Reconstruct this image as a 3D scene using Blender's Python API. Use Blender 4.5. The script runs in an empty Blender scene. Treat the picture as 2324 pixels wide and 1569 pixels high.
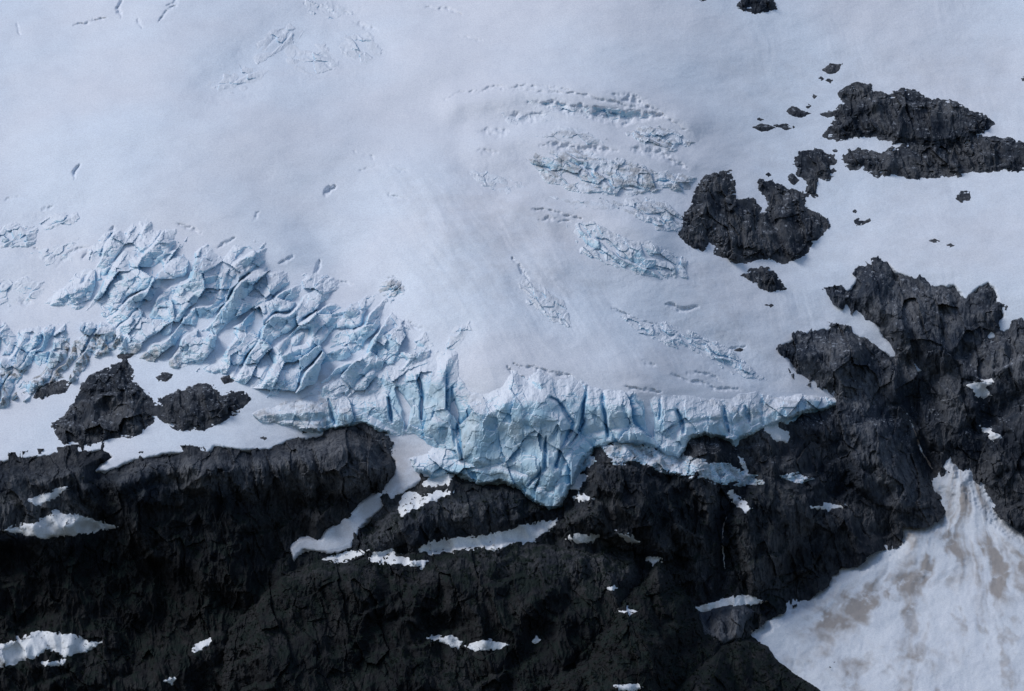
import bpy, math, time
import numpy as np
T0=time.time()
scene=bpy.context.scene
rng=np.random.RandomState(7)
F=np.float32
# ------------------------------------------------------------------ image pixels to slope
D=16000.0           # camera distance, metres
K=1200.0/2324.0     # metres per image pixel
def base_y(z):      # coarse mountain profile used to place image points on the slope
    return np.where(z>-60,(z+60)*1.25,(z+60)*0.62)
def px_to_slope(pts):  # image pixel coordinates, scaled for perspective onto the slope profile
    p=np.array(pts,dtype=float)
    x=(p[:,0]-1162)*K; z=(784.5-p[:,1])*K
    s=np.ones(len(p))
    for _ in range(3):
        s=1+base_y(z*s)/D
    return np.stack([x*s,z*s],1)
# ------------------------------------------------------------------ grid
ST=1.0
xs=np.arange(-720,721,ST); zs=np.arange(-480,501,ST)
NX,NZ=len(xs),len(zs)
X,Z=np.meshgrid(xs.astype(F),zs.astype(F))     # [NZ,NX]
# ------------------------------------------------------------------ noise
perm=rng.permutation(256).astype(np.int32)
ga=rng.rand(256)*2*np.pi
GX=np.cos(ga).astype(F); GZ=np.sin(ga).astype(F)
R1=rng.rand(256).astype(F);R2=rng.rand(256).astype(F);R3=rng.rand(256).astype(F);R4=rng.rand(256).astype(F);R5=rng.rand(256).astype(F)
def hsh(ix,iz,seed): return perm[(perm[(ix+seed*37)&255]+iz+seed*11)&255]
def perlin(x,z,seed=0):
    fx=np.floor(x);fz=np.floor(z);ix=fx.astype(np.int32);iz=fz.astype(np.int32)
    u=x-fx;v=z-fz
    def g(a,b):
        h=hsh(ix+a,iz+b,seed); return GX[h]*(u-a)+GZ[h]*(v-b)
    su=u*u*u*(u*(u*6-15)+10);sv=v*v*v*(v*(v*6-15)+10)
    a=g(0,0);b=g(1,0);c=g(0,1);d=g(1,1)
    t=a+(b-a)*su; w=c+(d-c)*su
    return (t+(w-t)*sv)*1.4
def fbm(x,z,o=4,seed=0,gain=.5):
    r=0;a=1.0;n=0
    for i in range(o):
        r=r+a*perlin(x*2.03**i+i*17.3,z*2.03**i-i*9.1,seed+i);n+=a;a*=gain
    return r/n
def ridged(x,z,o=4,seed=0,gain=.5):
    r=0;a=1.0;n=0
    for i in range(o):
        r=r+a*(1-2*np.abs(perlin(x*2.1**i+i*7.7,z*2.1**i+i*3.1,seed+i)));n+=a;a*=gain
    return r/n
def voro(x,z,seed=0,jit=.9):
    fx=np.floor(x);fz=np.floor(z);ix=fx.astype(np.int32);iz=fz.astype(np.int32)
    F1=np.full(x.shape,9,F);F2=np.full(x.shape,9,F);ID=np.zeros(x.shape,np.int32)
    DX=np.zeros(x.shape,F);DZ=np.zeros(x.shape,F)
    for a in (-1,0,1):
        for b in (-1,0,1):
            h=hsh(ix+a,iz+b,seed)
            dx=x-(fx+a+.5+(R1[h]-.5)*jit); dz=z-(fz+b+.5+(R2[h]-.5)*jit)
            d=np.sqrt(dx*dx+dz*dz)
            m=d<F1
            F2=np.where(m,F1,np.minimum(F2,d))
            F1=np.where(m,d,F1);ID=np.where(m,h,ID);DX=np.where(m,dx,DX);DZ=np.where(m,dz,DZ)
    return F1,F2,ID,DX,DZ
def sstep(a,b,x):
    t=np.clip((x-a)/(b-a),0,1);return t*t*(3-2*t)
def blur(A,r,n=2):
    r=int(r)
    for _ in range(n):
        for ax in (0,1):
            P=np.pad(A,[(r+1,r) if i==ax else (0,0) for i in (0,1)],mode='edge').astype(np.float64)
            C=np.cumsum(P,axis=ax)
            if ax==0: A=(C[2*r+1:]-C[:-2*r-1])/(2*r+1)
            else: A=(C[:,2*r+1:]-C[:,:-2*r-1])/(2*r+1)
    return A.astype(F)
# warped grid coordinates make every outline ragged
WX=X+5*fbm(X/28,Z/28,3,1)+2.6*fbm(X/6.5,Z/6.5,3,5,.7)
WZ=Z+5*fbm(X/28,Z/28,3,11)+2.6*fbm(X/6.5,Z/6.5,3,15,.7)
RAG=fbm(X/9,Z/6,4,301,.7); RAGL=fbm(X/15,Z/4.5,4,305,.65); RAGF=fbm(X/3.6,Z/2.8,3,309,.7)
def window(P,m):
    x0,z0=P.min(0)-m;x1,z1=P.max(0)+m
    i0=max(0,int((x0-xs[0])/ST));i1=min(NX,int((x1-xs[0])/ST)+2)
    j0=max(0,int((z0-zs[0])/ST));j1=min(NZ,int((z1-zs[0])/ST)+2)
    return (slice(j0,j1),slice(i0,i1))
def sdf_poly(P,x,z):
    d2=np.full(x.shape,1e9,F);ins=np.zeros(x.shape,bool);n=len(P)
    for i in range(n):
        ax,az=P[i];bx,bz=P[(i+1)%n];ex,ez=bx-ax,bz-az
        L=ex*ex+ez*ez+1e-9
        wx=x-F(ax);wz=z-F(az)
        t=np.clip((wx*F(ex)+wz*F(ez))/F(L),0,1)
        dx=wx-t*F(ex);dz=wz-t*F(ez)
        d2=np.minimum(d2,dx*dx+dz*dz)
        if abs(ez)>1e-9:
            c=((az>z)!=(bz>z))&(x<F(ex/ez)*(z-F(az))+F(ax))
            ins^=c
    d=np.sqrt(d2);return np.where(ins,d,-d)
def sdf_warp(P,w,kk=1.0):
    """signed distance with outline raggedness scaled to the size of the thing"""
    sz=(P.max(0)-P.min(0)).min();k=min(1.0,sz/45.0)*kk
    return sdf_poly(P,X[w]+(WX[w]-X[w])*k,Z[w]+(WZ[w]-Z[w])*k)
def sdf_line(P,x,z,w0,w1=0.3):
    """distance to a tapered stroke; widths in metres"""
    best=np.full(x.shape,-1e3,F);n=len(P)-1
    for i in range(n):
        ax,az=P[i];bx,bz=P[i+1];ex,ez=bx-ax,bz-az;L=ex*ex+ez*ez+1e-9
        wx=x-F(ax);wz=z-F(az)
        t=np.clip((wx*F(ex)+wz*F(ez))/F(L),0,1)
        d=np.sqrt((wx-t*F(ex))**2+(wz-t*F(ez))**2)
        s=(i+t)/n; w=w1+(w0-w1)*np.sin(np.pi*np.clip(s*.9+.05,0,1))
        best=np.maximum(best,w-d)
    return best
# ------------------------------------------------------------------ outlines in image pixels
MAIN=[(-400,-400),(2800,-400),(2800,600),(2400,715),(2324,738),(2295,748),(2255,768),(2230,792),(2222,798),(2232,768),(2262,742),(2283,718),(2270,690),(2262,660),(2247,640),(2215,662),(2197,682),(2168,648),(2137,650),(2118,656),(2100,640),(2065,630),(2032,614),(2015,593),(1990,597),(1962,610),(1945,635),(1928,660),(1905,662),(1882,666),(1912,686),(1945,702),(1972,716),(1998,742),(2008,765),(2030,783),(2062,812),(2098,842),(2085,846),(2050,826),(2025,810),(1992,792),(1965,768),(1920,752),(1872,747),(1812,768),(1768,792),(1785,815),(1800,838),(1850,866),(1900,886),(1922,905),(1918,915),(1830,930),(1790,945),(1735,968),(1685,985),(1665,1002),(1640,985),(1600,980),(1562,988),(1555,1012),(1535,1032),(1500,1020),(1455,998),(1400,1000),(1350,1008),(1312,1040),(1292,1092),(1274,1132),(1240,1148),(1202,1124),(1180,1102),(1130,1085),(1085,1094),(1035,1070),(985,1074),(960,1090),(925,1110),(900,1124),(866,1153),(823,1186),(798,1240),(745,1250),(690,1242),(668,1268),(662,1245),(683,1226),(733,1224),(742,1204),(776,1180),(822,1142),(864,1114),(893,1080),(900,1045),(870,1020),(838,985),(800,955),(772,958),(740,985),(700,995),(660,998),(610,1022),(545,1018),(490,1008),(470,1030),(400,1024),(345,1035),(290,1050),(250,1068),(225,1066),(262,1038),(235,1020),(130,1030),(60,1040),(0,1046),(-400,1080)]
WALL=[(575,940),(600,925),(650,912),(700,898),(745,893),(780,897),(835,893),(858,878),(835,850),(858,842),(900,830),(945,824),(985,820),(1010,790),(1040,800),(1048,858),(1068,888),(1105,892),(1140,868),(1165,832),(1200,858),(1225,842),(1262,860),(1300,850),(1350,880),(1400,892),(1440,882),(1470,898),(1560,892),(1600,908),(1640,900),(1720,890),(1760,905),(1810,900),(1922,908),(1915,918),(1830,934),(1790,950),(1735,972),(1685,990),(1665,1007),(1640,990),(1600,985),(1562,993),(1555,1018),(1535,1037),(1500,1023),(1455,1001),(1400,1003),(1350,1012),(1316,1045),(1300,1090),(1286,1118),(1268,1144),(1243,1154),(1213,1138),(1194,1122),(1174,1104),(1130,1088),(1085,1097),(1035,1072),(985,1078),(945,1067),(935,1040),(990,1015),(940,990),(895,985),(860,975),(825,960),(780,968),(735,975),(690,975),(655,962),(610,962),(585,958)]
CONE=[(2128,1165),(2145,1130),(2140,1100),(2155,1080),(2165,1050),(2187,1066),(2212,1064),(2218,1088),(2262,1122),(2292,1162),(2324,1185),(2800,1400),(2800,1900),(1700,1900),(1600,1569),(1640,1440),(1680,1440),(1692,1418),(1735,1385),(1830,1345),(1860,1320),(1880,1290),(1935,1270),(1975,1235),(2035,1222),(2030,1190),(2040,1172),(2100,1176)]
ICEL=[(95,685),(150,645),(205,605),(208,558),(250,525),(285,540),(315,505),(350,484),(342,530),(380,524),(414,520),(440,548),(470,545),(505,578),(545,540),(604,550),(620,585),(640,610),(665,630),(705,618),(742,636),(790,655),(840,665),(895,680),(890,715),(925,740),(975,755),(1000,800),(930,845),(880,862),(860,905),(780,910),(700,903),(620,900),(585,905),(566,875),(500,845),(430,836),(370,834),(318,816),(270,800),(262,770),(255,735),(225,705),(160,700)]
OUTB=[
 ([(1175,345),(1240,346),(1290,334),(1380,358),(1440,370),(1500,390),(1585,398),(1575,432),(1500,436),(1430,448),(1370,443),(1300,437),(1235,414)],-.3,17,'gritty grey crevassed ice band breaking through snow',.6,.02),
 ([(1412,302),(1480,283),(1540,301),(1582,325),(1530,347),(1465,337)],-.3,13,'small gritty ice step breaking through snow',.6,.02),
 ([(1280,510),(1350,500),(1420,540),(1480,546),(1561,586),(1566,630),(1500,637),(1430,627),(1380,601),(1318,577)],-.6,16,'pale blue crumbled ice step on snow slope',.2,.02),
 ([(1355,450),(1460,451),(1515,459),(1554,498),(1549,530),(1485,525),(1440,498)],-.5,13,'grey fractured ice bulge beside dark rock outcrop',.4,.02),
 ([(1390,712),(1450,718),(1560,748),(1640,778),(1700,821),(1760,868),(1690,862),(1600,818),(1520,786),(1450,760)],-.5,12,'long thin diagonal band of blue crevassed ice',.1,.03),
 ([(1215,312),(1280,278),(1330,297),(1410,328),(1330,337),(1270,328)],-.3,12,'thin grey crevasse lip in snow',.35,.07),
 ([(1050,383),(1110,391),(1203,420),(1150,446),(1085,424)],-.4,12,'thin grey crevasse lip in snow',.2,.10),
 ([(1240,445),(1320,448),(1405,455),(1395,484),(1300,478)],-.3,12,'thin grey crevasse lip in snow',.3,.07),
 ([(1190,218),(1330,233),(1420,248),(1505,258),(1400,284),(1300,270),(1208,254)],-.15,14,'long shadowed crevasse band under the snow crest',.1,.14),
 ([(1125,254),(1200,257),(1265,250),(1250,281),(1155,286)],.1,13,'shadowed crevasse hollow in snow',.1,.15),
 ([(842,660),(885,625),(915,636),(923,668),(880,681)],.4,10,'small gritty ice block in snow slope',.5,.02),
 ([(985,800),(1005,765),(1035,735),(1068,728),(1072,750),(1045,790),(1040,825),(1000,835)],.9,15,'shallow blue ice rib rising out of snow',.1,.06),
 ([(1173,643),(1210,628),(1283,684),(1300,747),(1240,729),(1195,692)],-.8,12,'shallow diagonal crevasse cluster in snow',.2,.09),
 ([(-40,536),(20,503),(88,512),(82,556),(10,569),(-40,578)],.4,14,'pale blue crevasse step in snow',.05,.03),
 ([(82,508),(125,482),(190,476),(174,507),(102,525)],.3,12,'pale blue crevasse step in snow',.05,.03),
 ([(68,570),(120,553),(182,541),(167,596),(104,606)],.4,12,'pale blue crevasse step in snow',.05,.08),
 ([(-30,640),(40,625),(110,640),(90,690),(0,700)],.5,16,'pale blue crevasse step in snow',.05,.09),
 ([(645,96),(740,98),(775,155),(700,174),(650,154)],-.2,15,'shallow snow-filled crevasses in upper basin',.05,.16),
 ([(755,80),(840,72),(878,127),(820,151),(775,124)],-.6,16,'shallow snow-filled crevasses in upper basin',.1,.13),
 ([(458,192),(540,142),(620,165),(560,211),(495,219)],.3,15,'shallow snow-filled crevasses in upper basin',.05,.16),
 ([(555,122),(610,68),(660,46),(700,70),(640,118),(585,148)],.7,15,'shallow snow-filled crevasses in upper basin',.05,.17),
 ([(672,-14),(740,-12),(810,30),(740,43),(695,28)],-.4,14,'shallow snow-filled crevasses in upper basin',.05,.16)]
main=px_to_slope(MAIN)
sM=sdf_poly(main,WX*.55+X*.45,WZ*.55+Z*.45)+1.6*RAG*sstep(200,380,X)+1.1*(RAG+RAGF*.8)*sstep(-110,-160,Z)*sstep(-60,-110,X)
wallP=px_to_slope(WALL); coneP=px_to_slope(CONE)
sW=np.full(X.shape,-200,F); w=window(wallP,60); sW[w]=sdf_poly(wallP,X[w],Z[w])
sC=sdf_poly(coneP,WX*.8+X*.2,WZ*.8+Z*.2)+3.5*RAG
def soft_poly(pts,fall,warp=0.0):
    P=px_to_slope(pts);a=np.zeros(X.shape,F);w=window(P,fall*2+8);a[w]=sstep(-fall,fall,sdf_poly(P,X[w]+(WX[w]-X[w])*warp,Z[w]+(WZ[w]-Z[w])*warp));return a
def dome(pts,A,R,warp=1.0):
    P=px_to_slope(pts);a=np.zeros(X.shape,F);w=window(P,10);s=sdf_poly(P,X[w]+(WX[w]-X[w])*warp,Z[w]+(WZ[w]-Z[w])*warp)
    t=np.clip(s/R,0,1);a[w]=A*np.sqrt(np.clip(1-(1-t)**2,0,1));return a
cliff=soft_poly([(220,1125),(420,1095),(620,1075),(850,1105),(800,1160),(650,1260),(520,1430),(300,1520),(240,1300),(200,1200)],22,.8)
cliff=np.maximum(cliff,.75*soft_poly([(-60,1240),(230,1230),(300,1420),(-60,1420)],26))
flute=soft_poly([(1300,1060),(1700,1060),(1750,1330),(1560,1360),(1330,1220)],14)
print('sdf',time.time()-T0)
# ------------------------------------------------------------------ mountain base surface  (y grows away from the viewer)
cot=np.where(sM>0,1.35,0.55).astype(F)
cot=np.where(sC>0,1.25,cot)
cot=np.where(sW>0,0.5,cot)
cot+=0.6*sstep(150,420,Z)*sstep(200,-300,X)
cot-=.3*cliff+.15*flute
cot=blur(cot,12,2)
cot+=0.32*fbm(X/260,Z/100,2,31)*(Z>-100)
Y0=np.cumsum(cot,axis=0)*ST
jz=int((-150-zs[0])/ST)
Y0-=Y0[jz:jz+1].mean()
def blurx(A,r):
    P=np.pad(A,((0,0),(r+1,r)),mode='edge').astype(np.float64);C=np.cumsum(P,axis=1)
    return ((C[:,2*r+1:]-C[:,:-2*r-1])/(2*r+1)).astype(F)
for _ in range(3): Y0=blurx(Y0,85)
Y0=blur(Y0,5,1)
jz=int((-60-zs[0])/ST)
Y0-=Y0[jz:jz+1].mean()
Y0=Y0-10*fbm(X/230,Z/170,2,41)*sstep(330,150,X)
# ------------------------------------------------------------------ height fields (h = towards the valley)
def facets(x,z,size,ax,amp,seed,rot=0.0,crack=.5,tilt=1.0):
    c,s=math.cos(rot),math.sin(rot)
    u=(x*c+z*s)/(size*ax); v=(-x*s+z*c)/size
    f1,f2,i,dx,dz=voro(u,v,seed)
    h=(R3[i]-.5)*1.0+tilt*((R4[i]-.5)*dx+(R5[i]-.5)*dz)
    return amp*(h-crack*np.exp(-(f2-f1)*9))
def terrace(t,e=.22):
    f=t-np.floor(t);return np.where(f<e,1-sstep(0,e,f),(f-e)/(1-e))-.5
def rock_relief(x,z):
    ux=x+8*fbm(x/45,z/45,4,51); uz=z+9*fbm(x/45,z/45,4,55)
    h=38*ridged(ux/130+.35*uz/130,uz/190,3,61,.5)
    h+=15*ridged(ux/46+.3*uz/60,uz/100,4,63,.55)
    m=sstep(-.1,.4,fbm(x/90,z/60,2,66))
    h+=10*m*terrace((uz-.42*ux)/34+.5*fbm(x/30,z/30,2,68),.3)
    h+=facets(ux,uz,46,.5,10,3,.2,.0,1.8)
    # relief is finer and rubbly in some places, smooth slabs in others
    rg=.45+.9*sstep(-.25,.3,fbm(x/70,z/55,2,64))
    h+=rg*facets(ux,uz,19,.6,3.4,5,.2,.03,2.2)
    h+=rg*facets(ux+1.5*fbm(x/7,z/7,2,74),uz,8,.7,1.2,9,.25,.08,2.0)
    h+=(.5+.6*rg)*2.0*ridged(ux/9,uz/40,4,71,.62)+.35*rg*fbm(x/2.6,z/2.6,2,77)
    return h.astype(F)
hRraw=rock_relief(X,Z)
hR=hRraw+(cliff*1.0+flute*.8)*(10*ridged(X/24+.8*fbm(X/40,Z/40,3,81),Z/170,4,83,.6)-3)-cliff*24
bulge=soft_poly([(250,1085),(350,1040),(600,1030),(740,990),(850,1020),(890,1060),(800,1130),(600,1120),(300,1140)],14,.7)
hR+=22*bulge
butt=soft_poly([(-40,1080),(220,1060),(220,1180),(100,1230),(-40,1240)],10,.7);hR+=16*butt
butt2=soft_poly([(820,1160),(960,1130),(1160,1110),(1210,1160),(1000,1220),(800,1250)],9,.7)
hR+=dome([(820,1245),(850,1180),(915,1135),(980,1100),(1100,1095),(1190,1110),(1225,1160),(1150,1205),(960,1235),(850,1250)],20,40)
MID=[(690,1275),(900,1255),(1200,1225),(1440,1270),(1520,1500),(1560,1800),(380,1800),(505,1569),(520,1430),(600,1340)]
FR=[(1495,1268),(1545,1330),(1590,1400),(1640,1475),(1700,1900),(950,1900),(1230,1569),(1330,1490),(1400,1380)]
hR+=dome(MID,70,90,1.2)
fr_h=dome(FR,95,85,1.3);hR+=fr_h
hR+=dome([(1290,1190),(1330,1060),(1420,1050),(1520,1100),(1560,1230),(1500,1270),(1400,1240)],34,45,1.2)
hR+=dome([(1700,1350),(1640,1180),(1720,1080),(1840,1100),(1900,1190),(1850,1290),(1760,1340)],34,45,1.2)
hR+=dome([(1940,960),(2050,950),(2110,1080),(2120,1160),(2020,1160),(1920,1100)],22,45,1.2)
for pts,wd,dp in [([(2200,800),(2130,870),(2075,960),(2110,1060),(2150,1110)],13,18),([(2324,900),(2230,960),(2230,1080),(2300,1160)],12,16),
                  ([(1700,1100),(1640,1180),(1640,1340)],9,18),([(1930,1090),(1870,1180),(1760,1330)],10,16),([(240,1060),(225,1150),(330,1290),(560,1390)],12,16),([(1225,1180),(1290,1240),(1440,1240),(1560,1340)],9,13),
                  ([(1000,1260),(900,1330),(820,1500)],14,20),([(1560,1340),(1590,1430),(1540,1560)],12,14),([(1190,1150),(1240,1180),(1320,1130),(1330,1060)],9,12),([(1480,1090),(1500,1180),(1560,1300)],8,15),([(600,1330),(560,1420),(470,1569)],12,14),([(1330,1300),(1240,1400),(1150,1569)],12,18),
                  ([(900,1050),(885,1105),(820,1165),(770,1220),(680,1245)],13,14)]:
    P=px_to_slope(pts);w=window(P,60);s=sdf_line(P,WX[w],WZ[w],wd,wd*.5);hR[w]-=dp*sstep(-wd*1.2,wd,s)
# -------- snow
hS=6*fbm(X/120,Z/75,3,91)+1.3*fbm(X/40,Z/18,3,95)+.2*fbm(X/6,Z/3.5,2,98)
hS+=.6*sstep(180,330,X)*fbm((X+.25*Z)/9+.6*fbm(X/40,Z/40,2,97),Z/90,3,99)*sstep(-.1,.3,fbm(X/80,Z/80,2,96))
tong=soft_poly([(850,380),(1150,420),(1350,620),(1650,860),(1350,860),(1050,840),(900,640)],40)
hS+=1.3*tong*fbm((X*.83+Z*.55)/13+.5*fbm(X/50,Z/50,2,197),(X*.55-Z*.83)/120,3,199)
hS=hS.astype(F)+2
CRE=[ # crevasses: points, half width m, depth m
 ([(170,408),(168,392),(182,376)],2.2,7),([(740,445),(745,430),(758,420)],2.2,7),([(95,478),(118,470)],1.5,3),
 ([(270,38),(262,15),(275,-10)],2,6),([(380,10),(395,0),(385,-20)],2.2,6),([(320,65),(310,45)],1.2,4),([(165,52),(200,45),(240,40)],1.2,4),([(360,50),(380,25),(398,8)],1.3,4),([(35,70),(30,50)],1,3),
 ([(600,110),(625,80),(650,62)],2,4),([(690,5),(730,20),(790,30)],2.4,5),([(850,70),(800,45)],3,3),
 ([(965,12),(1010,20),(1050,32)],1.8,3.5),([(1045,85),(1090,95)],1.2,2),
 ([(1010,228),(1060,210),(1120,200),(1200,200),(1290,204)],1.8,3.0),([(1140,205),(1300,215),(1400,235),(1500,268),(1560,300)],2,2.5),
 ([(1200,232),(1260,242),(1330,255),(1410,262),(1490,258)],8,10),([(1140,262),(1200,272),(1250,262)],8,7),([(1085,298),(1130,305),(1160,295)],8,5),
 ([(1310,258),(1400,275),(1500,265)],7,8),([(1390,215),(1440,230),(1490,252)],8,7),
 ([(1080,345),(1130,350)],4,2.5),([(1420,335),(1500,350),(1560,385)],8,6),([(1230,330),(1330,345),(1400,345)],8,6),
 ([(1205,478),(1270,488),(1320,500)],1.5,4),([(1220,500),(1290,505)],1.2,3),
 ([(880,440),(925,455)],2,2.5),([(820,390),(850,380)],1.2,2),([(805,345),(850,360)],1.1,2),([(880,380),(930,395)],1.2,1.6),
 ([(880,630),(910,645)],3,5),([(1162,585),(1185,610),(1200,640)],1.7,5),
 ([(1385,700),(1440,725),(1500,742)],1.8,5),([(1510,690),(1545,700),(1583,700)],3,5),([(1640,795),(1690,790)],1.3,3),
 ([(1455,820),(1490,830)],2,2.5),([(1560,845),(1610,850),(1640,868)],2.4,3.5),([(1520,850),(1600,875),(1680,890)],1.5,3),([(1420,880),(1500,890)],1.3,3.5),
 ([(1150,835),(1190,860),(1230,890)],2.2,6),([(1165,828),(1225,838),(1300,858)],1.8,5),
 ([(710,640),(722,610),(728,590)],2.4,6),([(580,500),(585,480)],1.1,2),([(240,548),(262,515)],2.4,5),
 ([(80,560),(120,580),(160,560)],3,4),([(0,455),(40,445)],1.1,1.5),([(130,610),(170,570),(200,560)],3.5,3.5),([(40,680),(70,690)],5,3.5),
 ([(400,505),(430,520),(455,530)],2,3.5),([(500,560),(530,540)],2,4),([(640,600),(665,585)],2,4),([(760,640),(800,645)],2,3.5),([(190,590),(205,560)],2,4),([(930,735),(975,750)],2.5,4)]
mod=.45+.9*sstep(-.3,.3,fbm(X/9,Z/9,2,201))
for pts,wd,dp in CRE:
    P=px_to_slope(pts);w=window(P,40);s=sdf_line(P,WX[w],WZ[w],wd,.3)+.8*fbm(X[w]/5,Z[w]/5,2,203)
    hS[w]-=dp*mod[w]*sstep(-1.6,wd*.9,s)
for pts,wd,dp in [([(480,200),(600,120),(760,60),(860,110)],26,-10),([(1040,240),(1200,214),(1420,224),(1560,280)],16,12),([(1060,275),(1250,268),(1420,292),(1520,320)],14,-7),([(1100,330),(1300,310),(1500,340)],18,10),([(1000,480),(1060,680),(1120,860)],60,38),([(1180,470),(1350,480),(1480,540)],16,12),([(1300,640),(1480,700),(1650,800)],22,-10),([(150,300),(600,320),(900,380)],40,10),([(1650,380),(1640,450),(1560,640),(1700,800)],30,-6),([(300,440),(500,480),(640,560)],25,10),([(700,520),(820,640),(960,800)],18,-7),([(2000,480),(2100,560),(2300,600)],40,8),([(1250,560),(1330,700),(1450,860)],26,8)]:
    P=px_to_slope(pts);w=window(P,190);s=sdf_line(P,X[w],Z[w],wd,wd*.4);hS[w]+=dp*sstep(-wd*1.8,wd,s)
# each crevassed step sits in a soft hollow
for o in OUTB:
    P=px_to_slope(o[0]);w=window(P,40);s=sdf_poly(P,WX[w],WZ[w]);hS[w]-=3.6*sstep(-22,6,s)
hSclean=hS.copy()
edge=np.where(sM<0,np.clip(sM,-8,0)*3.0,np.minimum(sM,1.5))
hSs=hS+edge+.8
hRm=hR-3-np.clip(sM,0,40)*1.2+np.clip(-sM,0,8)*.3
near=sstep(26,0,np.abs(sM))
rim=blur(hR-hS,20,1)
hRm=hRm-near*rim*.8+5*sstep(330,420,X)*sstep(-140,-60,Z)*near
print('fields',time.time()-T0)
# ------------------------------------------------------------------ mesh builder
def make(name,w,H,mask,mat,attrs={},smooth=True,label=None,cat=None,kind=None,group=None,shift=0.0):
    xx=X[w];zz=Z[w];yy=Y0[w]-H
    m=mask
    q=m[:-1,:-1]&m[1:,:-1]&m[:-1,1:]&m[1:,1:]
    if q.sum()<3: return None
    used=np.zeros(m.shape,bool)
    used[:-1,:-1]|=q;used[1:,:-1]|=q;used[:-1,1:]|=q;used[1:,1:]|=q
    idx=np.full(m.shape,-1,np.int32);n=int(used.sum());idx[used]=np.arange(n)
    co=np.stack([xx[used],yy[used],zz[used]],1).astype(F)
    o=co[co[:,2].argmin()].copy(); co=co-o
    fa=np.stack([idx[:-1,:-1][q],idx[:-1,1:][q],idx[1:,1:][q],idx[1:,:-1][q]],1)
    me=bpy.data.meshes.new(name)
    me.vertices.add(n);me.vertices.foreach_set('co',co.ravel())
    nf=len(fa);me.loops.add(nf*4);me.loops.foreach_set('vertex_index',fa.ravel().astype(np.int32))
    me.polygons.add(nf);me.polygons.foreach_set('loop_start',np.arange(0,nf*4,4,dtype=np.int32))
    me.polygons.foreach_set('use_smooth',np.full(nf,smooth))
    me.update(calc_edges=True)
    for k,v in attrs.items():
        at=me.attributes.new(k,'FLOAT','POINT');at.data.foreach_set('value',v[used].astype(F))
    me.materials.append(mat)
    ob=bpy.data.objects.new(name,me);ob.location=[float(t) for t in o];scene.collection.objects.link(ob)
    if label:ob["label"]=label
    if cat:ob["category"]=cat
    if kind:ob["kind"]=kind
    if group:ob["group"]=group
    return ob
# ------------------------------------------------------------------ materials
def newmat(name):
    m=bpy.data.materials.new(name);m.use_nodes=True;nt=m.node_tree;b=nt.nodes['Principled BSDF'];return m,nt,b
def geo(nt):return nt.nodes.new('ShaderNodeNewGeometry')
def noise(nt,vec,scale,detail=4,rough=.55,stretch=None,rot=None):
    if stretch:
        mp=nt.nodes.new('ShaderNodeMapping');mp.inputs['Scale'].default_value=stretch
        if rot: mp.inputs['Rotation'].default_value=rot
        nt.links.new(vec,mp.inputs['Vector']);vec=mp.outputs[0]
    n=nt.nodes.new('ShaderNodeTexNoise');n.inputs['Scale'].default_value=scale;n.inputs['Detail'].default_value=detail;n.inputs['Roughness'].default_value=rough
    nt.links.new(vec,n.inputs['Vector']);return n.outputs['Fac']
def mix(nt,f,a,b,mode='MIX'):
    n=nt.nodes.new('ShaderNodeMix');n.data_type='RGBA';n.blend_type=mode
    for s,v in ((n.inputs[0],f),(n.inputs[6],a),(n.inputs[7],b)):
        if isinstance(v,(int,float)):s.default_value=v
        elif isinstance(v,tuple):s.default_value=(*v,1)
        else:nt.links.new(v,s)
    return n.outputs[2]
def rampf(nt,v,a,b,c=0,d=1):
    n=nt.nodes.new('ShaderNodeMapRange');n.interpolation_type='SMOOTHSTEP'
    nt.links.new(v,n.inputs[0]);n.inputs[1].default_value=a;n.inputs[2].default_value=b;n.inputs[3].default_value=c;n.inputs[4].default_value=d;return n.outputs[0]
def math_(nt,op,a,b):
    n=nt.nodes.new('ShaderNodeMath');n.operation=op
    for s,v in ((n.inputs[0],a),(n.inputs[1],b)):
        if isinstance(v,(int,float)):s.default_value=v
        else:nt.links.new(v,s)
    return n.outputs[0]
def attr(nt,name):
    n=nt.nodes.new('ShaderNodeAttribute');n.attribute_name=name;return n.outputs['Fac']
def bump(nt,b,h,st,dist):
    n=nt.nodes.new('ShaderNodeBump');n.inputs['Strength'].default_value=st;n.inputs['Distance'].default_value=dist
    nt.links.new(h,n.inputs['Height']);nt.links.new(n.outputs[0],b.inputs['Normal'])
def finish(b,r=.8,s=.2):
    b.inputs['Roughness'].default_value=r;b.inputs['Specular IOR Level'].default_value=s
def snow_mat(name,ca=(.79,.87,.97),cb=(.79,.82,.89),dirtc=(.25,.20,.17),st_=.22,ds=.035,lo=.38,hi=.62,bs=.4):
    m,nt,b=newmat(name);P=geo(nt).outputs['Position']
    big=noise(nt,P,.004,4,.5);c=mix(nt,rampf(nt,big,.35,.65),ca,cb)
    st=noise(nt,P,.03,6,.6,(1,1,1.7));c=mix(nt,rampf(nt,st,.42,.75,0,st_),c,(.60,.64,.73))
    fine=noise(nt,P,.6,3,.85);c=mix(nt,rampf(nt,fine,.34,.70,0,.48),c,(.47,.51,.59))
    d=noise(nt,P,ds,7,.6)
    df=math_(nt,'MULTIPLY',attr(nt,'dirt'),rampf(nt,d,lo,hi));c=mix(nt,df,c,dirtc)
    nt.links.new(c,b.inputs['Base Color']);finish(b,.75,.15)
    bump(nt,b,noise(nt,P,.35,5,.7),bs,1.0);return m
M_snow=snow_mat('glacier_snow')
M_patch=snow_mat('old_snow',(.88,.92,.96),(.84,.88,.92),(.25,.20,.17),.15)
M_cone=snow_mat('avalanche_snow',(.75,.80,.87),(.69,.74,.80),(.27,.235,.21),.38,.05,.26,.48,.4)
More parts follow.
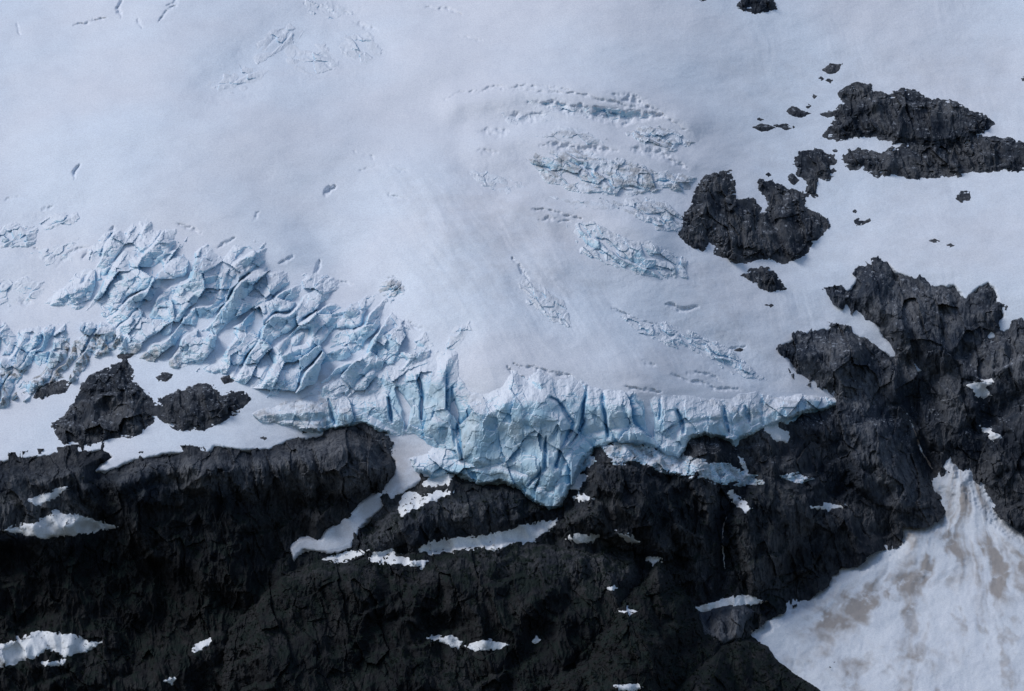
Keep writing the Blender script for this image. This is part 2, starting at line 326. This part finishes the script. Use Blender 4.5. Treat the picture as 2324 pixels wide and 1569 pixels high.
def ice_mat():
    m,nt,b=newmat('glacier_ice');g=geo(nt);P=g.outputs['Position']
    a=noise(nt,P,.03,5,.6);c=mix(nt,rampf(nt,a,.3,.7),(.42,.66,.82),(.64,.78,.87))
    v=noise(nt,P,.10,5,.65,(1,1,.35));c=mix(nt,rampf(nt,v,.5,.75,0,.5),c,(.34,.58,.76))
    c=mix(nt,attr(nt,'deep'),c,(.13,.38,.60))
    sn=nt.nodes.new('ShaderNodeSeparateXYZ');nt.links.new(g.outputs['Normal'],sn.inputs[0])
    nz=math_(nt,'ADD',sn.outputs['Z'],math_(nt,'MULTIPLY',math_(nt,'SUBTRACT',noise(nt,P,.09,5,.6),.5),.35))
    nz=math_(nt,'ADD',nz,attr(nt,'snowy'))
    c=mix(nt,rampf(nt,nz,.56,.76),c,(.78,.83,.91))
    d=noise(nt,P,.07,6,.7,(1,1,.5));c=mix(nt,math_(nt,'MULTIPLY',attr(nt,'dirt'),rampf(nt,d,.42,.62)),c,(.20,.18,.16))
    f=noise(nt,P,.6,3,.8);c=mix(nt,rampf(nt,f,.3,.75,0,.2),c,(.30,.38,.46))
    nt.links.new(c,b.inputs['Base Color']);finish(b,.55,.3)
    bump(nt,b,noise(nt,P,.3,6,.7,(1,1,.6)),.5,1.1);return m
M_ice=ice_mat()
def rock_mat():
    m,nt,b=newmat('mountain_rock');g=geo(nt);P=g.outputs['Position']
    a=noise(nt,P,.014,6,.62);c=mix(nt,rampf(nt,a,.38,.62),(.014,.020,.031),(.070,.075,.085))
    l=noise(nt,P,.08,8,.75,(1.2,1,.8),(0,.3,0));c=mix(nt,rampf(nt,l,.5,.74,0,.75),c,(.114,.118,.124))
    k=noise(nt,P,.14,7,.8,(1.8,1,.4));c=mix(nt,rampf(nt,k,.54,.38,0,.9),c,(.008,.011,.018))
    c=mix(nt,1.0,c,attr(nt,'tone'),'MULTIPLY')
    sn=nt.nodes.new('ShaderNodeSeparateXYZ');nt.links.new(g.outputs['Normal'],sn.inputs[0])
    v=noise(nt,P,.05,6,.7);vf=math_(nt,'MULTIPLY',rampf(nt,sn.outputs['Z'],.25,.6),rampf(nt,v,.42,.58))
    vf=math_(nt,'MULTIPLY',vf,attr(nt,'veg'));c=mix(nt,vf,c,(.006,.013,.012))
    s=noise(nt,P,.16,5,.7);sf=math_(nt,'MULTIPLY',rampf(nt,sn.outputs['Z'],.74,.9),rampf(nt,s,.53,.63))
    sf=math_(nt,'MULTIPLY',sf,attr(nt,'snowdust'));c=mix(nt,sf,c,(.6,.66,.75))
    nt.links.new(c,b.inputs['Base Color']);finish(b,.85,.2)
    bump(nt,b,noise(nt,P,.35,8,.72,(1.3,1,.7)),.8,1.6);return m
M_rock=rock_mat()
# ------------------------------------------------------------------ rock attribute fields
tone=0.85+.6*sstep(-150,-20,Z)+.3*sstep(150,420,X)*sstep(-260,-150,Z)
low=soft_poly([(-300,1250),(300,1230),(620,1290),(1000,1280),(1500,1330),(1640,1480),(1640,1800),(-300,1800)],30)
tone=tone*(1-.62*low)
tone*=1-.35*cliff  # cliff faces darkened: dark rock plus shade of the steep face painted in
tone+=.7*bulge+.6*butt+.5*butt2  # light on bulge and buttress tops painted into the rock tone
scree=soft_poly([(1950,900),(2060,960),(2100,1100),(2100,1170),(2000,1130),(1900,1000)],20);tone+=.5*scree  # paler scree in the rubble gully
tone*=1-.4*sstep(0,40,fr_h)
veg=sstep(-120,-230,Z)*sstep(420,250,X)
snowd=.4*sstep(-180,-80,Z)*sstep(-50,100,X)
tone=tone.astype(F)
full=(slice(0,NZ),slice(0,NX))
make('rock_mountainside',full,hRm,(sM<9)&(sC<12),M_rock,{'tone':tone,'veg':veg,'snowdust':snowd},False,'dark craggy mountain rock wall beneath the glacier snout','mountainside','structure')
# ------------------------------------------------------------------ snowfield
dirtS=np.zeros(X.shape,F)
for pts,a in [([(900,400),(1300,420),(1400,700),(1000,700)],.12),([(700,780),(1000,1080),(760,1250),(650,1250)],.4),([(1400,900),(1900,900),(1900,700),(1500,650)],.10),([(1640,100),(2324,100),(2324,600),(1700,700)],.07),([(1560,600),(1640,600),(1700,800),(1600,800)],.18)]:
    dirtS=np.maximum(dirtS,a*soft_poly(pts,30))
make('snowfield',full,hSs,(sM>-5),M_snow,{'dirt':dirtS},True,'broad smooth blue-grey glacier snowfield on a mountainside','snowfield','structure')
print('big',time.time()-T0)
# ------------------------------------------------------------------ avalanche cone
ap=px_to_slope([(2200,980)])[0]
ang=np.arctan2(X-F(ap[0]),-(Z-F(ap[1])));rad=np.hypot(X-F(ap[0]),Z-F(ap[1]))
ang=ang+.12*fbm(X/60,Z/60,4,401,.55)
strk=.85*fbm(ang*7,rad/100,4,403,.6)+.42*fbm((X-.6*Z)/40,(Z+.6*X)/22,4,407,.6)
hC=blur(hR,14,2)*.15+6*fbm(X/80,Z/70,3,101)+2.4*fbm(ang*8,rad/80,3,409)+1.9*fbm(X/22,Z/15,4,105,.55)+.25*fbm(X/4,Z/4,2,106)
hC=hC+np.clip(sC,-12,25)*.9+4
dc=np.zeros(X.shape,F)
for pts,a in [([(2110,1160),(2180,1160),(2200,1260),(2160,1330),(2080,1360),(1960,1420),(1820,1440),(1850,1380),(2000,1320),(2080,1260)],.75),([(2210,1240),(2300,1220),(2324,1340),(2240,1380)],.75),([(1760,1500),(1900,1480),(2150,1450),(2160,1500),(2050,1550),(1850,1520)],.55),([(2150,1100),(2230,1110),(2210,1180),(2130,1180)],.5),([(2030,1200),(2110,1180),(2120,1230)],.55)]:
    dc=np.maximum(dc,a*soft_poly(pts,24))
dc=np.clip(dc*sstep(-.20,.16,strk)*1.25+.5*sstep(.08,.34,strk),0,.82)
Wc=window(np.array([coneP.min(0),coneP.max(0)]),20)
make('avalanche_snow_cone',Wc,hC[Wc],(sC>-8)[Wc],M_cone,{'dirt':dc[Wc]},True,'fan of dirty avalanche snow with brown streaks below cliffs','avalanche cone')
# ------------------------------------------------------------------ ice
def ice_obj(name,pts,hfun,label,cat,margin=10,dirt=None,amp=1.0,snowy=0.0,lift=0.0,fall=10.0,group=None,wall=False,fade=8,vary=0.0,kk=1.0,snv=.24):
    P=px_to_slope(pts);w=window(P,margin+6);s=sdf_warp(P,w,kk);x=X[w];z=Z[w]
    s=s+(3.4 if not wall else 2.4)*RAG[w]*min(1,(P.max(0)-P.min(0)).min()/30)
    if wall: s=s+4.5*fbm(x/17,z/40,3,431)*sstep(12,30,sM[w])
    h,deep=hfun(x,z,s)
    prof=sstep(-5,fall,s)
    if wall: prof=np.maximum(sstep(-5,26,s),sstep(30,8,sM[w])*sstep(-5,3,s))
    H=blur(hSclean[w],3,1)+lift*prof+h*(.2+.8*prof)*amp+np.clip(s,-12,2)*.9+vary*fbm(x/48,z/34,3,411)
    d=np.zeros(x.shape,F)
    if dirt is not None:
        for dp,a in dirt:
            Q=px_to_slope(dp);d=np.maximum(d,a*sstep(-8,8,sdf_poly(Q,x,z)))
    sn=np.full(x.shape,snowy,F)+.45*sstep(fade,-3,s)*(1.0 if not wall else sstep(6,20,sM[w]))
    if vary: sn=sn+snv*sstep(.0,.35,fbm(x/30,z/22,3,415))
    if wall: sn=sn+.28*sstep(24,4,s)*sstep(10,30,sM[w])*sstep(-.3,.2,fbm(x/14,z/14,3,417))
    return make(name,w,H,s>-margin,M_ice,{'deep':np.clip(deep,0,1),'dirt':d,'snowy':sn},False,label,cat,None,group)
def serac(rot,size,ax,a,fine=1.0,seed=0):
    """leaning slabs cut by long crevasses that run along direction rot"""
    c0,s0=math.cos(rot),math.sin(rot)
    def f(x,z,s):
        ux=x+.14*size*fbm(x/(size*.9),z/(size*.9),4,111+seed,.5);uz=z+.14*size*fbm(x/(size*.9),z/(size*.9),4,115+seed,.5)
        al=ux*c0+uz*s0; v=-ux*s0+uz*c0
        t=v/size+1.0*fbm(al/(size*2.4),v/(size*1.5),2,141+seed)
        am=.25+1.0*sstep(-.3,.3,fbm(al/(size*1.3),v/(size*1.3),2,145+seed))
        h=a*.95*am*terrace(t,.18)
        fr=t-np.floor(t);h=h-a*.65*am*np.exp(-((fr-.18)/.07)**2)
        h=h+facets(ux,uz,size*.80,ax,a*1.0,13+seed,rot,.04,2.2)
        h=h+facets(ux,uz,size*.38,ax*.7,a*.25,17+seed,rot+.15,.10,2.2)
        h=h+facets(ux,uz,size*.17,ax*.6,a*.07*fine,19+seed,rot-.3,.15,1.8)
        h=h+.4*fine*fbm(x/5,z/5,3,117)
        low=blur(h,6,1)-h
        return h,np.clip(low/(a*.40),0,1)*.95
    return f
lobe=soft_poly([(1060,930),(1150,900),(1240,900),(1290,960),(1300,1080),(1280,1150),(1190,1100),(1090,1080),(1050,1010)],14)
def wallf(x,z,s):
    jx=((x[0]-xs[0])/ST).astype(int);jz=((z[:,0]-zs[0])/ST).astype(int)
    lb=lobe[np.ix_(jz,jx)]
    ux=x+6*fbm(x/34,z/40,4,121,.5);uz=z+6*fbm(x/34,z/40,4,125,.5)
    h=15*lb
    h=h+10*fbm(ux/50,uz/70,3,127)
    h=h+facets(ux,uz,62,.6,11,23,.2,.05,2.2)
    h=h+(.2+1.2*sstep(-.2,.3,fbm(x/60,z/40,2,128)))*facets(ux,uz,27,.6,4.4,27,-.2,.07,2.4)
    h=h+facets(ux,uz,15,1.1,1.8,31,.7,.08,2.2)
    h=h+facets(ux,uz,7.5,.8,.8,29,.1,.15,2.0)
    h=h+1.0*ridged(ux/14,uz/46,4,131,.55)+.35*fbm(x/4,z/5,3,133)
    for pts,wd,dp in [([(900,880),(925,930),(920,975)],4,18),([(950,850),(960,900),(955,950)],3,14),([(880,900),(890,960)],3,12),([(1465,905),(1475,985)],6,19),([(1250,900),(1300,960),(1260,1060)],3,11),([(1040,960),(1050,1040)],3,12),([(1365,890),(1375,990)],3,10),([(1640,920),(1650,980)],3,10),([(1540,930),(1550,985)],3,11),([(750,905),(760,965)],3,10),([(1240,990),(1235,1060),(1200,1100)],3,9),([(1030,880),(1035,1010)],5,8),([(1330,880),(1320,960),(1290,1010)],3,10),([(1500,900),(1495,950)],2,8),([(1690,920),(1700,960)],4,9)]:
        h=h-dp*sstep(-1.5,2.5,sdf_line(px_to_slope(pts),ux,uz,wd,1))
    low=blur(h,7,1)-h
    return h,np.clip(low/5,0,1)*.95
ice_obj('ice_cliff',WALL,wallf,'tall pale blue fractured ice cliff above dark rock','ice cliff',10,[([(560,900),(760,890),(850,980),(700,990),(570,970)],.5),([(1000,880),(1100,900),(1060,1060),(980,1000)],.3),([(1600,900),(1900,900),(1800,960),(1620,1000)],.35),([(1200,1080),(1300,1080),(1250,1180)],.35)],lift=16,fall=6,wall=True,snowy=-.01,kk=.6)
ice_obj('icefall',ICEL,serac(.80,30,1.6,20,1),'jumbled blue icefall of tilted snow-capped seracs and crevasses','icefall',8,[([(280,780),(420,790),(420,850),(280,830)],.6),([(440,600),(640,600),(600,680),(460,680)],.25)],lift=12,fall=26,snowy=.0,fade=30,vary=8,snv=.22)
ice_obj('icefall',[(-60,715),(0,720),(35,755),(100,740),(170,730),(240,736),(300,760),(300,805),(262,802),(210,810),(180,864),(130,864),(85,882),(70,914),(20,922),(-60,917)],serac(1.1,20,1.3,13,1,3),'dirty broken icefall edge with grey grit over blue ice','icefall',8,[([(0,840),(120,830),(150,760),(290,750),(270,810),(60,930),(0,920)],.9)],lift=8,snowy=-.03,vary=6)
G='small crevassed ice outbreaks on the snowfield'
for i,(pts,r,sz,lab,d,sn) in enumerate(OUTB):
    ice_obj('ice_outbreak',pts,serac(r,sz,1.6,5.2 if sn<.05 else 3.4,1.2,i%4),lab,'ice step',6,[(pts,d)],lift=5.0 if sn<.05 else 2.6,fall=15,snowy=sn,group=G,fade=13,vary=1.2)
print('ice',time.time()-T0)
# ------------------------------------------------------------------ rock outcrops
hRd=hRraw-blur(hRraw,14,1)
def outcrop(pts,label,h0,name='rock_outcrop',tn=1.0,over=None,group='dark rock outcrops standing out of the snowfield',vg=.1):
    P=px_to_slope(pts);w=window(P,14);s0=sdf_warp(P,w,.85)
    k=min(1,(P.max(0)-P.min(0)).min()/40)
    s=s0+.8+3.4*k*RAG[w]+(.6+.8*(1-k))*RAGF[w]
    # ledges that still hold snow inside the bigger outcrops
    s=s-k*9*sstep(.22,.40,RAGL[w])*sstep(20,3,s0)
    b=hSclean[w] if over is None else over[w]
    H=b+h0*sstep(-2,h0*1.5,s)+hRd[w]*(.4+.9*sstep(0,10,s))*min(1,h0/7)
    H=np.maximum(H,b+1.4+np.clip(s,0,3)*.4)
    H=np.where(s<0,b+1.4+s*1.6,H)
    return make(name,w,H,s>-5,M_rock,{'tone':np.full(H.shape,tn,F),'veg':np.full(H.shape,vg,F),'snowdust':np.full(H.shape,.4,F)},False,label,'rock outcrop',None,group)
B1=[(1866,312),(1884,280),(1901,245),(1914,228),(1901,208),(1926,186),(1952,177),(1978,188),(1982,203),(2020,205),(2075,197),(2108,218),(2160,224),(2192,235),(2218,249),(2246,260),(2266,282),(2232,302),(2209,325),(2185,345),(2160,345),(2110,340),(2060,330),(1990,316),(1935,310),(1900,322)]
B2=[(1914,347),(1948,332),(2000,342),(2030,331),(2080,320),(2110,318),(2160,318),(2190,310),(2230,305),(2285,307),(2324,317),(2420,325),(2440,391),(2324,391),(2260,391),(2215,391),(2170,404),(2130,404),(2075,409),(2030,398),(1985,404),(1961,380),(1930,389),(1911,368)]
DD=[(1533,517),(1548,505),(1544,492),(1561,465),(1568,440),(1593,398),(1618,387),(1662,382),(1669,402),(1674,425),(1668,448),(1685,450),(1702,446),(1722,458),(1732,476),(1742,466),(1736,452),(1722,430),(1724,410),(1753,402),(1765,418),(1800,426),(1842,438),(1830,462),(1854,477),(1876,488),(1886,512),(1872,541),(1846,555),(1829,581),(1793,601),(1760,599),(1735,589),(1690,601),(1650,592),(1612,584),(1616,560),(1608,556),(1600,578),(1567,562),(1542,544)]
outs=[(B1,'large jagged dark outcrop with pointed knob in snow',14),(B2,'long low dark rock band in snow',11),(DD,'two-horned dark rock outcrop beside crevassed ice',16),
([(1796,372),(1813,343),(1850,335),(1899,346),(1907,366),(1890,380),(1899,402),(1872,411),(1860,406),(1852,436),(1824,446),(1832,414),(1811,404),(1806,384)],'broken chain of dark rocks in snow',6),
([(1781,402),(1800,391),(1822,408),(1802,422)],'small dark rock in snow',3),([(1700,287),(1730,277),(1762,289),(1730,299)],'small flat dark rock in snow',3),([(1755,283),(1785,275),(1813,288),(1785,298)],'small flat dark rock in snow',3),
([(1710,270),(1725,264),(1744,270),(1728,278)],'small flat dark rock in snow',2),([(1780,252),(1800,238),(1820,246),(1852,256),(1830,264),(1795,262)],'small flat dark rock in snow',3),([(1855,257),(1885,247),(1910,258),(1880,269)],'small flat dark rock in snow',3),
([(1866,157),(1885,139),(1916,141),(1908,162),(1880,170)],'small dark rock high in snow',3),([(1855,176),(1866,168),(1879,180),(1866,185)],'small dark rock in snow',2),([(1870,182),(1882,173),(1897,180),(1887,191)],'small dark rock in snow',2),([(1842,216),(1851,209),(1862,216),(1851,225)],'small dark rock in snow',2),([(1825,240),(1836,230),(1850,238),(1836,249)],'small dark rock in snow',2),
([(1838,442),(1850,433),(1864,444),(1848,453)],'small dark rock in snow',2),([(1878,385),(1895,377),(1907,388),(1890,397)],'small dark rock in snow',2),([(1733,395),(1745,387),(1758,396),(1745,404)],'small dark rock in snow',2),([(1886,340),(1898,333),(1910,340),(1898,348)],'small dark rock in snow',2),
([(1672,12),(1690,-12),(1762,-14),(1768,22),(1740,26),(1716,38),(1692,26)],'dark rock jutting from upper snow slope',7),([(1575,-8),(1600,-10),(1612,2),(1590,6)],'small dark rock in snow',3),
([(1680,626),(1705,604),(1745,608),(1770,624),(1787,659),(1760,666),(1725,662),(1705,642)],'compact dark rock outcrop in snow',6),([(2167,452),(2185,428),(2210,432),(2208,458),(2185,462)],'small dark rock in snow',3),
([(1735,692),(1750,686),(1764,693),(1750,701)],'small dark rock in snow',2),([(2318,175),(2330,165),(2340,180),(2325,185)],'small dark rock in snow',2),
([(1936,500),(1950,488),(1962,498),(1979,490),(1984,505),(1960,512),(1943,516)],'cluster of rock tips in snow',1.5),([(2107,546),(2125,539),(2144,548),(2125,554)],'rock tip in snow',2),([(2144,556),(2160,548),(2176,557),(2160,564)],'rock tip in snow',2),([(1933,478),(1944,470),(1954,480),(1943,488)],'rock tip in snow',2),
([(1660,795),(1680,788),(1697,794),(1678,800)],'rock tip in snow',1.5),
([(122,960),(150,935),(180,890),(205,850),(250,830),(290,810),(310,838),(312,865),(342,890),(367,925),(357,960),(310,992),(240,1002),(190,1010),(145,1006),(128,985)],'domed grey rock island surrounded by snow',15),
([(358,905),(400,888),(450,864),(480,866),(500,888),(555,884),(571,905),(544,937),(500,969),(460,980),(400,974),(356,948)],'low double-humped grey rock island in snow',11),
([(73,908),(85,880),(130,856),(174,864),(150,894),(110,904)],'small dirty rock at icefall edge',4),([(262,806),(285,797),(316,800),(300,815),(270,817)],'small rock cap above snow',3),
([(503,858),(525,848),(551,856),(540,870),(513,872)],'dark rock piece standing in for shaded cave below icefall',2.5),([(352,855),(370,843),(396,850),(384,868),(362,868)],'dark rock piece standing in for shaded cave below icefall',2.5),([(588,992),(603,985),(617,993),(603,1002)],'small rock in snow',2)]  # shade of a dark cave below the icefall modelled as a small dark rock
for p,l,h in outs: outcrop(p,l,h,tn=1.35)
outcrop([(800,955),(835,950),(870,975),(890,1005),(880,1035),(850,1015),(820,990)],'brown dirty rock rib beneath glacier edge',4,tn=1.5,over=hSs)
# ------------------------------------------------------------------ foreground hill + rock knob in front of the cone
def knob(name,pts,h0,label,cat,tn,vg,kind=None,rad=40):
    P=px_to_slope(pts);w=window(P,14);s=sdf_poly(P,WX[w]*.4+X[w]*.6,WZ[w]*.4+Z[w]*.6);x=X[w];z=Z[w]
    b=np.maximum(hC,hRm)[w]; b=blur(b,6,1)
    t=np.clip(s/rad,0,1);H=b+h0*np.sqrt(np.clip(1-(1-t)**2,0,1))+.8*hRd[w]*sstep(0,8,s)+2+np.clip(s,-10,0)*2.5
    return make(name,w,H,s>-8,M_rock,{'tone':np.full(x.shape,tn,F),'veg':np.full(x.shape,vg,F),'snowdust':np.zeros(x.shape,F)},False,label,cat,kind),w,s,H
kn=knob('scrub_hill',[(1480,1720),(1500,1600),(1545,1545),(1600,1500),(1640,1462),(1700,1450),(1742,1468),(1765,1502),(1805,1532),(1868,1572),(1960,1640),(2000,1760)],45,'rounded scrub-covered dark hill standing before dirty snow','hill',.35,1.0,'structure')
knob('rock_outcrop',[(1588,1395),(1640,1374),(1690,1375),(1712,1388),(1692,1412),(1680,1448),(1640,1458),(1598,1432)],14,'grey-green rounded rock knob at foot of avalanche snow','rock outcrop',2.0,.15,None,22)
# ------------------------------------------------------------------ snow patches on the rock
PG='old snow patches lying on dark rock ledges'
surfS=blur(hRm,3,1)
def patch(pts,label,th=1.8,dirt=.1,name='snow_patch',mat=None,grp=PG,cat='snow patch'):
    P=px_to_slope(pts);w=window(P,14);s=sdf_warp(P,w);x=X[w];z=Z[w]
    k=min(1.0,(P.max(0)-P.min(0)).min()/14)
    s=s+k*(4.8*RAGL[w]+.9*RAGF[w])+.2
    H=surfS[w]*.6+hRm[w]*.4+th*sstep(-2,4,s)+np.clip(s,-8,0)*1.2+.4*fbm(x/6,z/6,3,141)
    H=np.where(s>.9,np.maximum(H,hRm[w]+.3),H)
    return make(name,w,H,s>-4,mat or M_patch,{'dirt':np.full(x.shape,dirt,F)},True,label,cat,None,grp)
for p,l in [([(15,1197),(100,1180),(130,1158),(180,1166),(235,1184),(275,1190),(230,1200),(180,1212),(100,1217),(50,1208)],'long white snow patch on rock shelf'),
([(68,1132),(130,1110),(158,1103),(132,1132),(90,1144)],'small snow patch on rock shelf'),
([(-40,1480),(40,1445),(100,1432),(160,1438),(233,1455),(200,1476),(150,1486),(130,1472),(105,1470),(92,1488),(60,1494),(25,1508),(-40,1500)],'wide snow patch around dark boulders'),
([(100,1500),(128,1498),(152,1494),(150,1506),(115,1510)],'small snow patch on dark rock'),
([(952,1242),(970,1227),(1050,1218),(1110,1208),(1180,1193),(1262,1176),(1257,1197),(1215,1222),(1170,1232),(1130,1248),(1080,1242),(1030,1248),(975,1258)],'long narrow snow strip along rock ledge'),
([(735,1268),(790,1253),(840,1245),(805,1267),(760,1276)],'thin snow strip on ledge'),([(838,1268),(855,1245),(895,1247),(902,1260),(975,1272),(960,1285),(920,1278),(880,1276)],'thin snow strip on ledge'),
([(903,1155),(915,1122),(938,1113),(960,1127),(1000,1113),(1030,1112),(988,1134),(940,1154),(910,1172)],'curved snow strip around rock hump'),([(960,1098),(1000,1073),(1034,1075),(1018,1095),(980,1104)],'small snow patch under ice'),
([(1280,1222),(1310,1211),(1358,1213),(1348,1227),(1310,1231)],'small snow patch on ledge'),([(1397,1204),(1422,1209),(1452,1231),(1430,1231)],'small snow patch on ledge'),
([(972,1443),(1020,1435),(1048,1449),(1042,1468),(1010,1458)],'small bright snow patch on dark rock'),([(1055,1462),(1100,1446),(1158,1457),(1122,1468),(1070,1468)],'small bright snow patch on dark rock'),
([(1387,1545),(1425,1540),(1458,1548),(1440,1558),(1400,1555)],'small bright snow patch on dark rock'),([(438,1468),(460,1455),(485,1448),(472,1465),(445,1478)],'small bright snow patch on dark rock'),([(378,1542),(392,1532),(404,1536),(393,1550)],'tiny snow patch on dark rock'),
([(1585,1380),(1640,1355),(1700,1352),(1742,1362),(1692,1374),(1650,1384),(1600,1398)],'snow strip above grey rock knob'),([(2200,872),(2240,866),(2268,860),(2243,884),(2258,898),(2225,907)],'small snow patch in dark gully'),([(2232,972),(2255,975),(2278,992),(2260,1000)],'small snow patch in dark gully'),
([(1650,1118),(1662,1113),(1690,1140),(1702,1152),(1692,1164),(1668,1142)],'small snow patch on cliff'),([(1676,1036),(1688,1045),(1702,1080),(1692,1070)],'small snow streak on cliff'),([(1726,962),(1758,958),(1790,985),(1788,1010),(1765,1000)],'snow patch beside ice cliff foot'),
([(1268,1085),(1308,1068),(1334,1080),(1312,1112),(1282,1104)],'crumbled ice patch beside glacier snout'),([(1466,1272),(1484,1260),(1498,1270),(1484,1277)],'tiny snow patch on dark rock'),([(1377,1330),(1390,1324),(1400,1330),(1388,1335)],'tiny snow patch on dark rock'),([(1605,1375),(1612,1368),(1625,1378),(1612,1385)],'tiny snow patch on dark rock'),
([(1208,1450),(1218,1440),(1228,1446),(1215,1455)],'tiny snow patch on dark rock'),([(1300,1128),(1322,1120),(1345,1130),(1320,1136)],'tiny snow patch on dark rock'),([(1840,1152),(1880,1145),(1920,1151),(1880,1157)],'thin snow streak on cliff'),([(1402,1382),(1420,1377),(1438,1382),(1420,1386)],'tiny snow patch on dark rock')]:
    patch(p,l)
DG='fallen ice debris on rock below the ice cliff'
for p,l in [([(1365,1010),(1430,998),(1480,1013),(1545,1032),(1600,1042),(1570,1082),(1490,1068),(1440,1046),(1395,1054)],'sloping apron of crumbled blue-white ice debris'),([(1575,1048),(1640,1048),(1715,1080),(1640,1100),(1585,1084)],'crumbled blue ice debris on rock'),
 ([(1770,1080),(1810,1074),(1850,1088),(1810,1100)],'small pile of blue ice debris'),([(1635,1085),(1700,1080),(1735,1098),(1680,1104)],'small pile of blue ice debris'),([(1285,1050),(1330,1026),(1355,1045),(1310,1079)],'small pile of blue ice debris')]:
    P=px_to_slope(p);w=window(P,14);s=sdf_warp(P,w)+5*RAGL[w]+1.2*RAGF[w];x=X[w];z=Z[w]
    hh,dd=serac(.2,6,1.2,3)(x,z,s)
    H=hRm[w]*.7+surfS[w]*.3+1.8*sstep(-3,5,s)+np.clip(s,-8,0)*1.6+hh*.5
    H=np.where(s>3,np.maximum(H,hRm[w]+.1),H)
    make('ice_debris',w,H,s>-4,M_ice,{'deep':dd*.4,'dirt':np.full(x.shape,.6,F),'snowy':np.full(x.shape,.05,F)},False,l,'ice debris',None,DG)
# ------------------------------------------------------------------ meltwater streams
def stream(pts,wd,label):
    P=px_to_slope(pts);w=window(P,12);s=sdf_line(P,X[w]*.3+WX[w]*.7,Z[w]*.3+WZ[w]*.7,wd,wd*.4);x=X[w];z=Z[w]
    H=hRm[w]*.9+surfS[w]*.1+.1+np.clip(s,-4,0)*1.0
    make('meltwater_stream',w,H,s>-2.2,M_patch,{'dirt':np.full(x.shape,1.0,F)},True,label,'stream',None,'thin meltwater streams falling down dark rock')
stream([(2065,940),(2085,990),(2105,1030),(2125,1065)],.9,'thin pale meltwater stream tumbling down gully')
stream([(1648,1175),(1638,1230),(1645,1290)],.6,'thin white waterfall down dark cliff')
# ------------------------------------------------------------------ scrub
def m_scrub():
    m,nt,b=newmat('scrub_foliage');P=geo(nt).outputs['Position']
    c=mix(nt,rampf(nt,noise(nt,P,.08,4,.6),.35,.65),(.007,.013,.010),(.013,.021,.016));nt.links.new(c,b.inputs['Base Color']);finish(b,.9,.1);return m
Htop=hRm.copy();w=kn[1];Htop[w]=np.where(kn[2]>-2,np.maximum(Htop[w],kn[3]),Htop[w])
gz=np.gradient(Y0-Htop,axis=0)
dens=(veg*sstep(.35,.9,blur(gz,2,1))*sstep(.0,.25,fbm(X/45,Z/35,3,151)+.12+.3*(fr_h>5))).copy()
dens[w]=np.where(kn[2]>0,1.6,dens[w])
dens*=((sC<0)|(Htop>hC+2))&(sM<-5)
cand=np.argwhere(rng.rand(*X.shape)<dens*.035)
cand=cand[rng.permutation(len(cand))][:14000]
n=len(cand);per=10
cx=X[cand[:,0],cand[:,1]];cz=Z[cand[:,0],cand[:,1]];cy=(Y0-Htop)[cand[:,0],cand[:,1]]
size=(1.0+1.8*rng.rand(n)**2)
c=np.repeat(np.stack([cx,cy-.3,cz],1),per,0);sz=np.repeat(size,per)
off=rng.normal(size=(n*per,3));off/=np.linalg.norm(off,axis=1)[:,None];off*=(rng.rand(n*per,1)**.4)*sz[:,None];off[:,2]=off[:,2]*.7+sz*.5
a=rng.normal(size=(n*per,3));b_=rng.normal(size=(n*per,3))
a/=np.linalg.norm(a,axis=1)[:,None];b_/=np.linalg.norm(b_,axis=1)[:,None]
ls=(sz*.42)[:,None]
ctr=c+off
V=np.stack([ctr-a*ls,ctr-b_*ls,ctr+a*ls,ctr+b_*ls],1).reshape(-1,3).astype(F)
me=bpy.data.meshes.new('alpine_scrub');me.vertices.add(len(V));me.vertices.foreach_set('co',V.ravel())
nf=len(V)//4;me.loops.add(nf*4);me.loops.foreach_set('vertex_index',np.arange(nf*4,dtype=np.int32));me.polygons.add(nf);me.polygons.foreach_set('loop_start',np.arange(0,nf*4,4,dtype=np.int32));me.update(calc_edges=True)
me.materials.append(m_scrub());ob=bpy.data.objects.new('alpine_scrub',me);scene.collection.objects.link(ob)
ob['kind']='stuff';ob['label']='low dark green scrub growing over the lower rocks';ob['category']='scrub'
print('scrub',n,time.time()-T0)
# ------------------------------------------------------------------ light, sky, camera
wd=bpy.data.worlds.new("World");scene.world=wd;wd.use_nodes=True
nt=wd.node_tree;bg=nt.nodes['Background'];sk=nt.nodes.new('ShaderNodeTexSky');sk.sky_type='NISHITA';sk.sun_disc=False
sd=np.array([-.70,-.12,.80]);sd=sd/np.linalg.norm(sd)
sk.sun_elevation=math.asin(sd[2]);sk.sun_rotation=math.atan2(sd[0],sd[1])%(2*math.pi)
nt.links.new(sk.outputs[0],bg.inputs[0]);bg.inputs[1].default_value=.108
L=bpy.data.lights.new('sun','SUN');L.energy=1.75;L.angle=math.radians(26);L.color=(1,.97,.95)
lo=bpy.data.objects.new('sun',L);scene.collection.objects.link(lo)
from mathutils import Vector
lo.rotation_euler=Vector(sd).to_track_quat('Z','Y').to_euler()
cam=bpy.data.cameras.new('camera');co=bpy.data.objects.new('camera',cam);scene.collection.objects.link(co)
co.location=(0,-D,0);co.rotation_euler=(math.radians(90),0,0)
cam.sensor_width=36;cam.lens=36*D/1200.0;cam.clip_start=10;cam.clip_end=60000
scene.camera=co
scene.view_settings.view_transform='Standard';scene.view_settings.look='None';scene.view_settings.exposure=0
print('done',time.time()-T0)
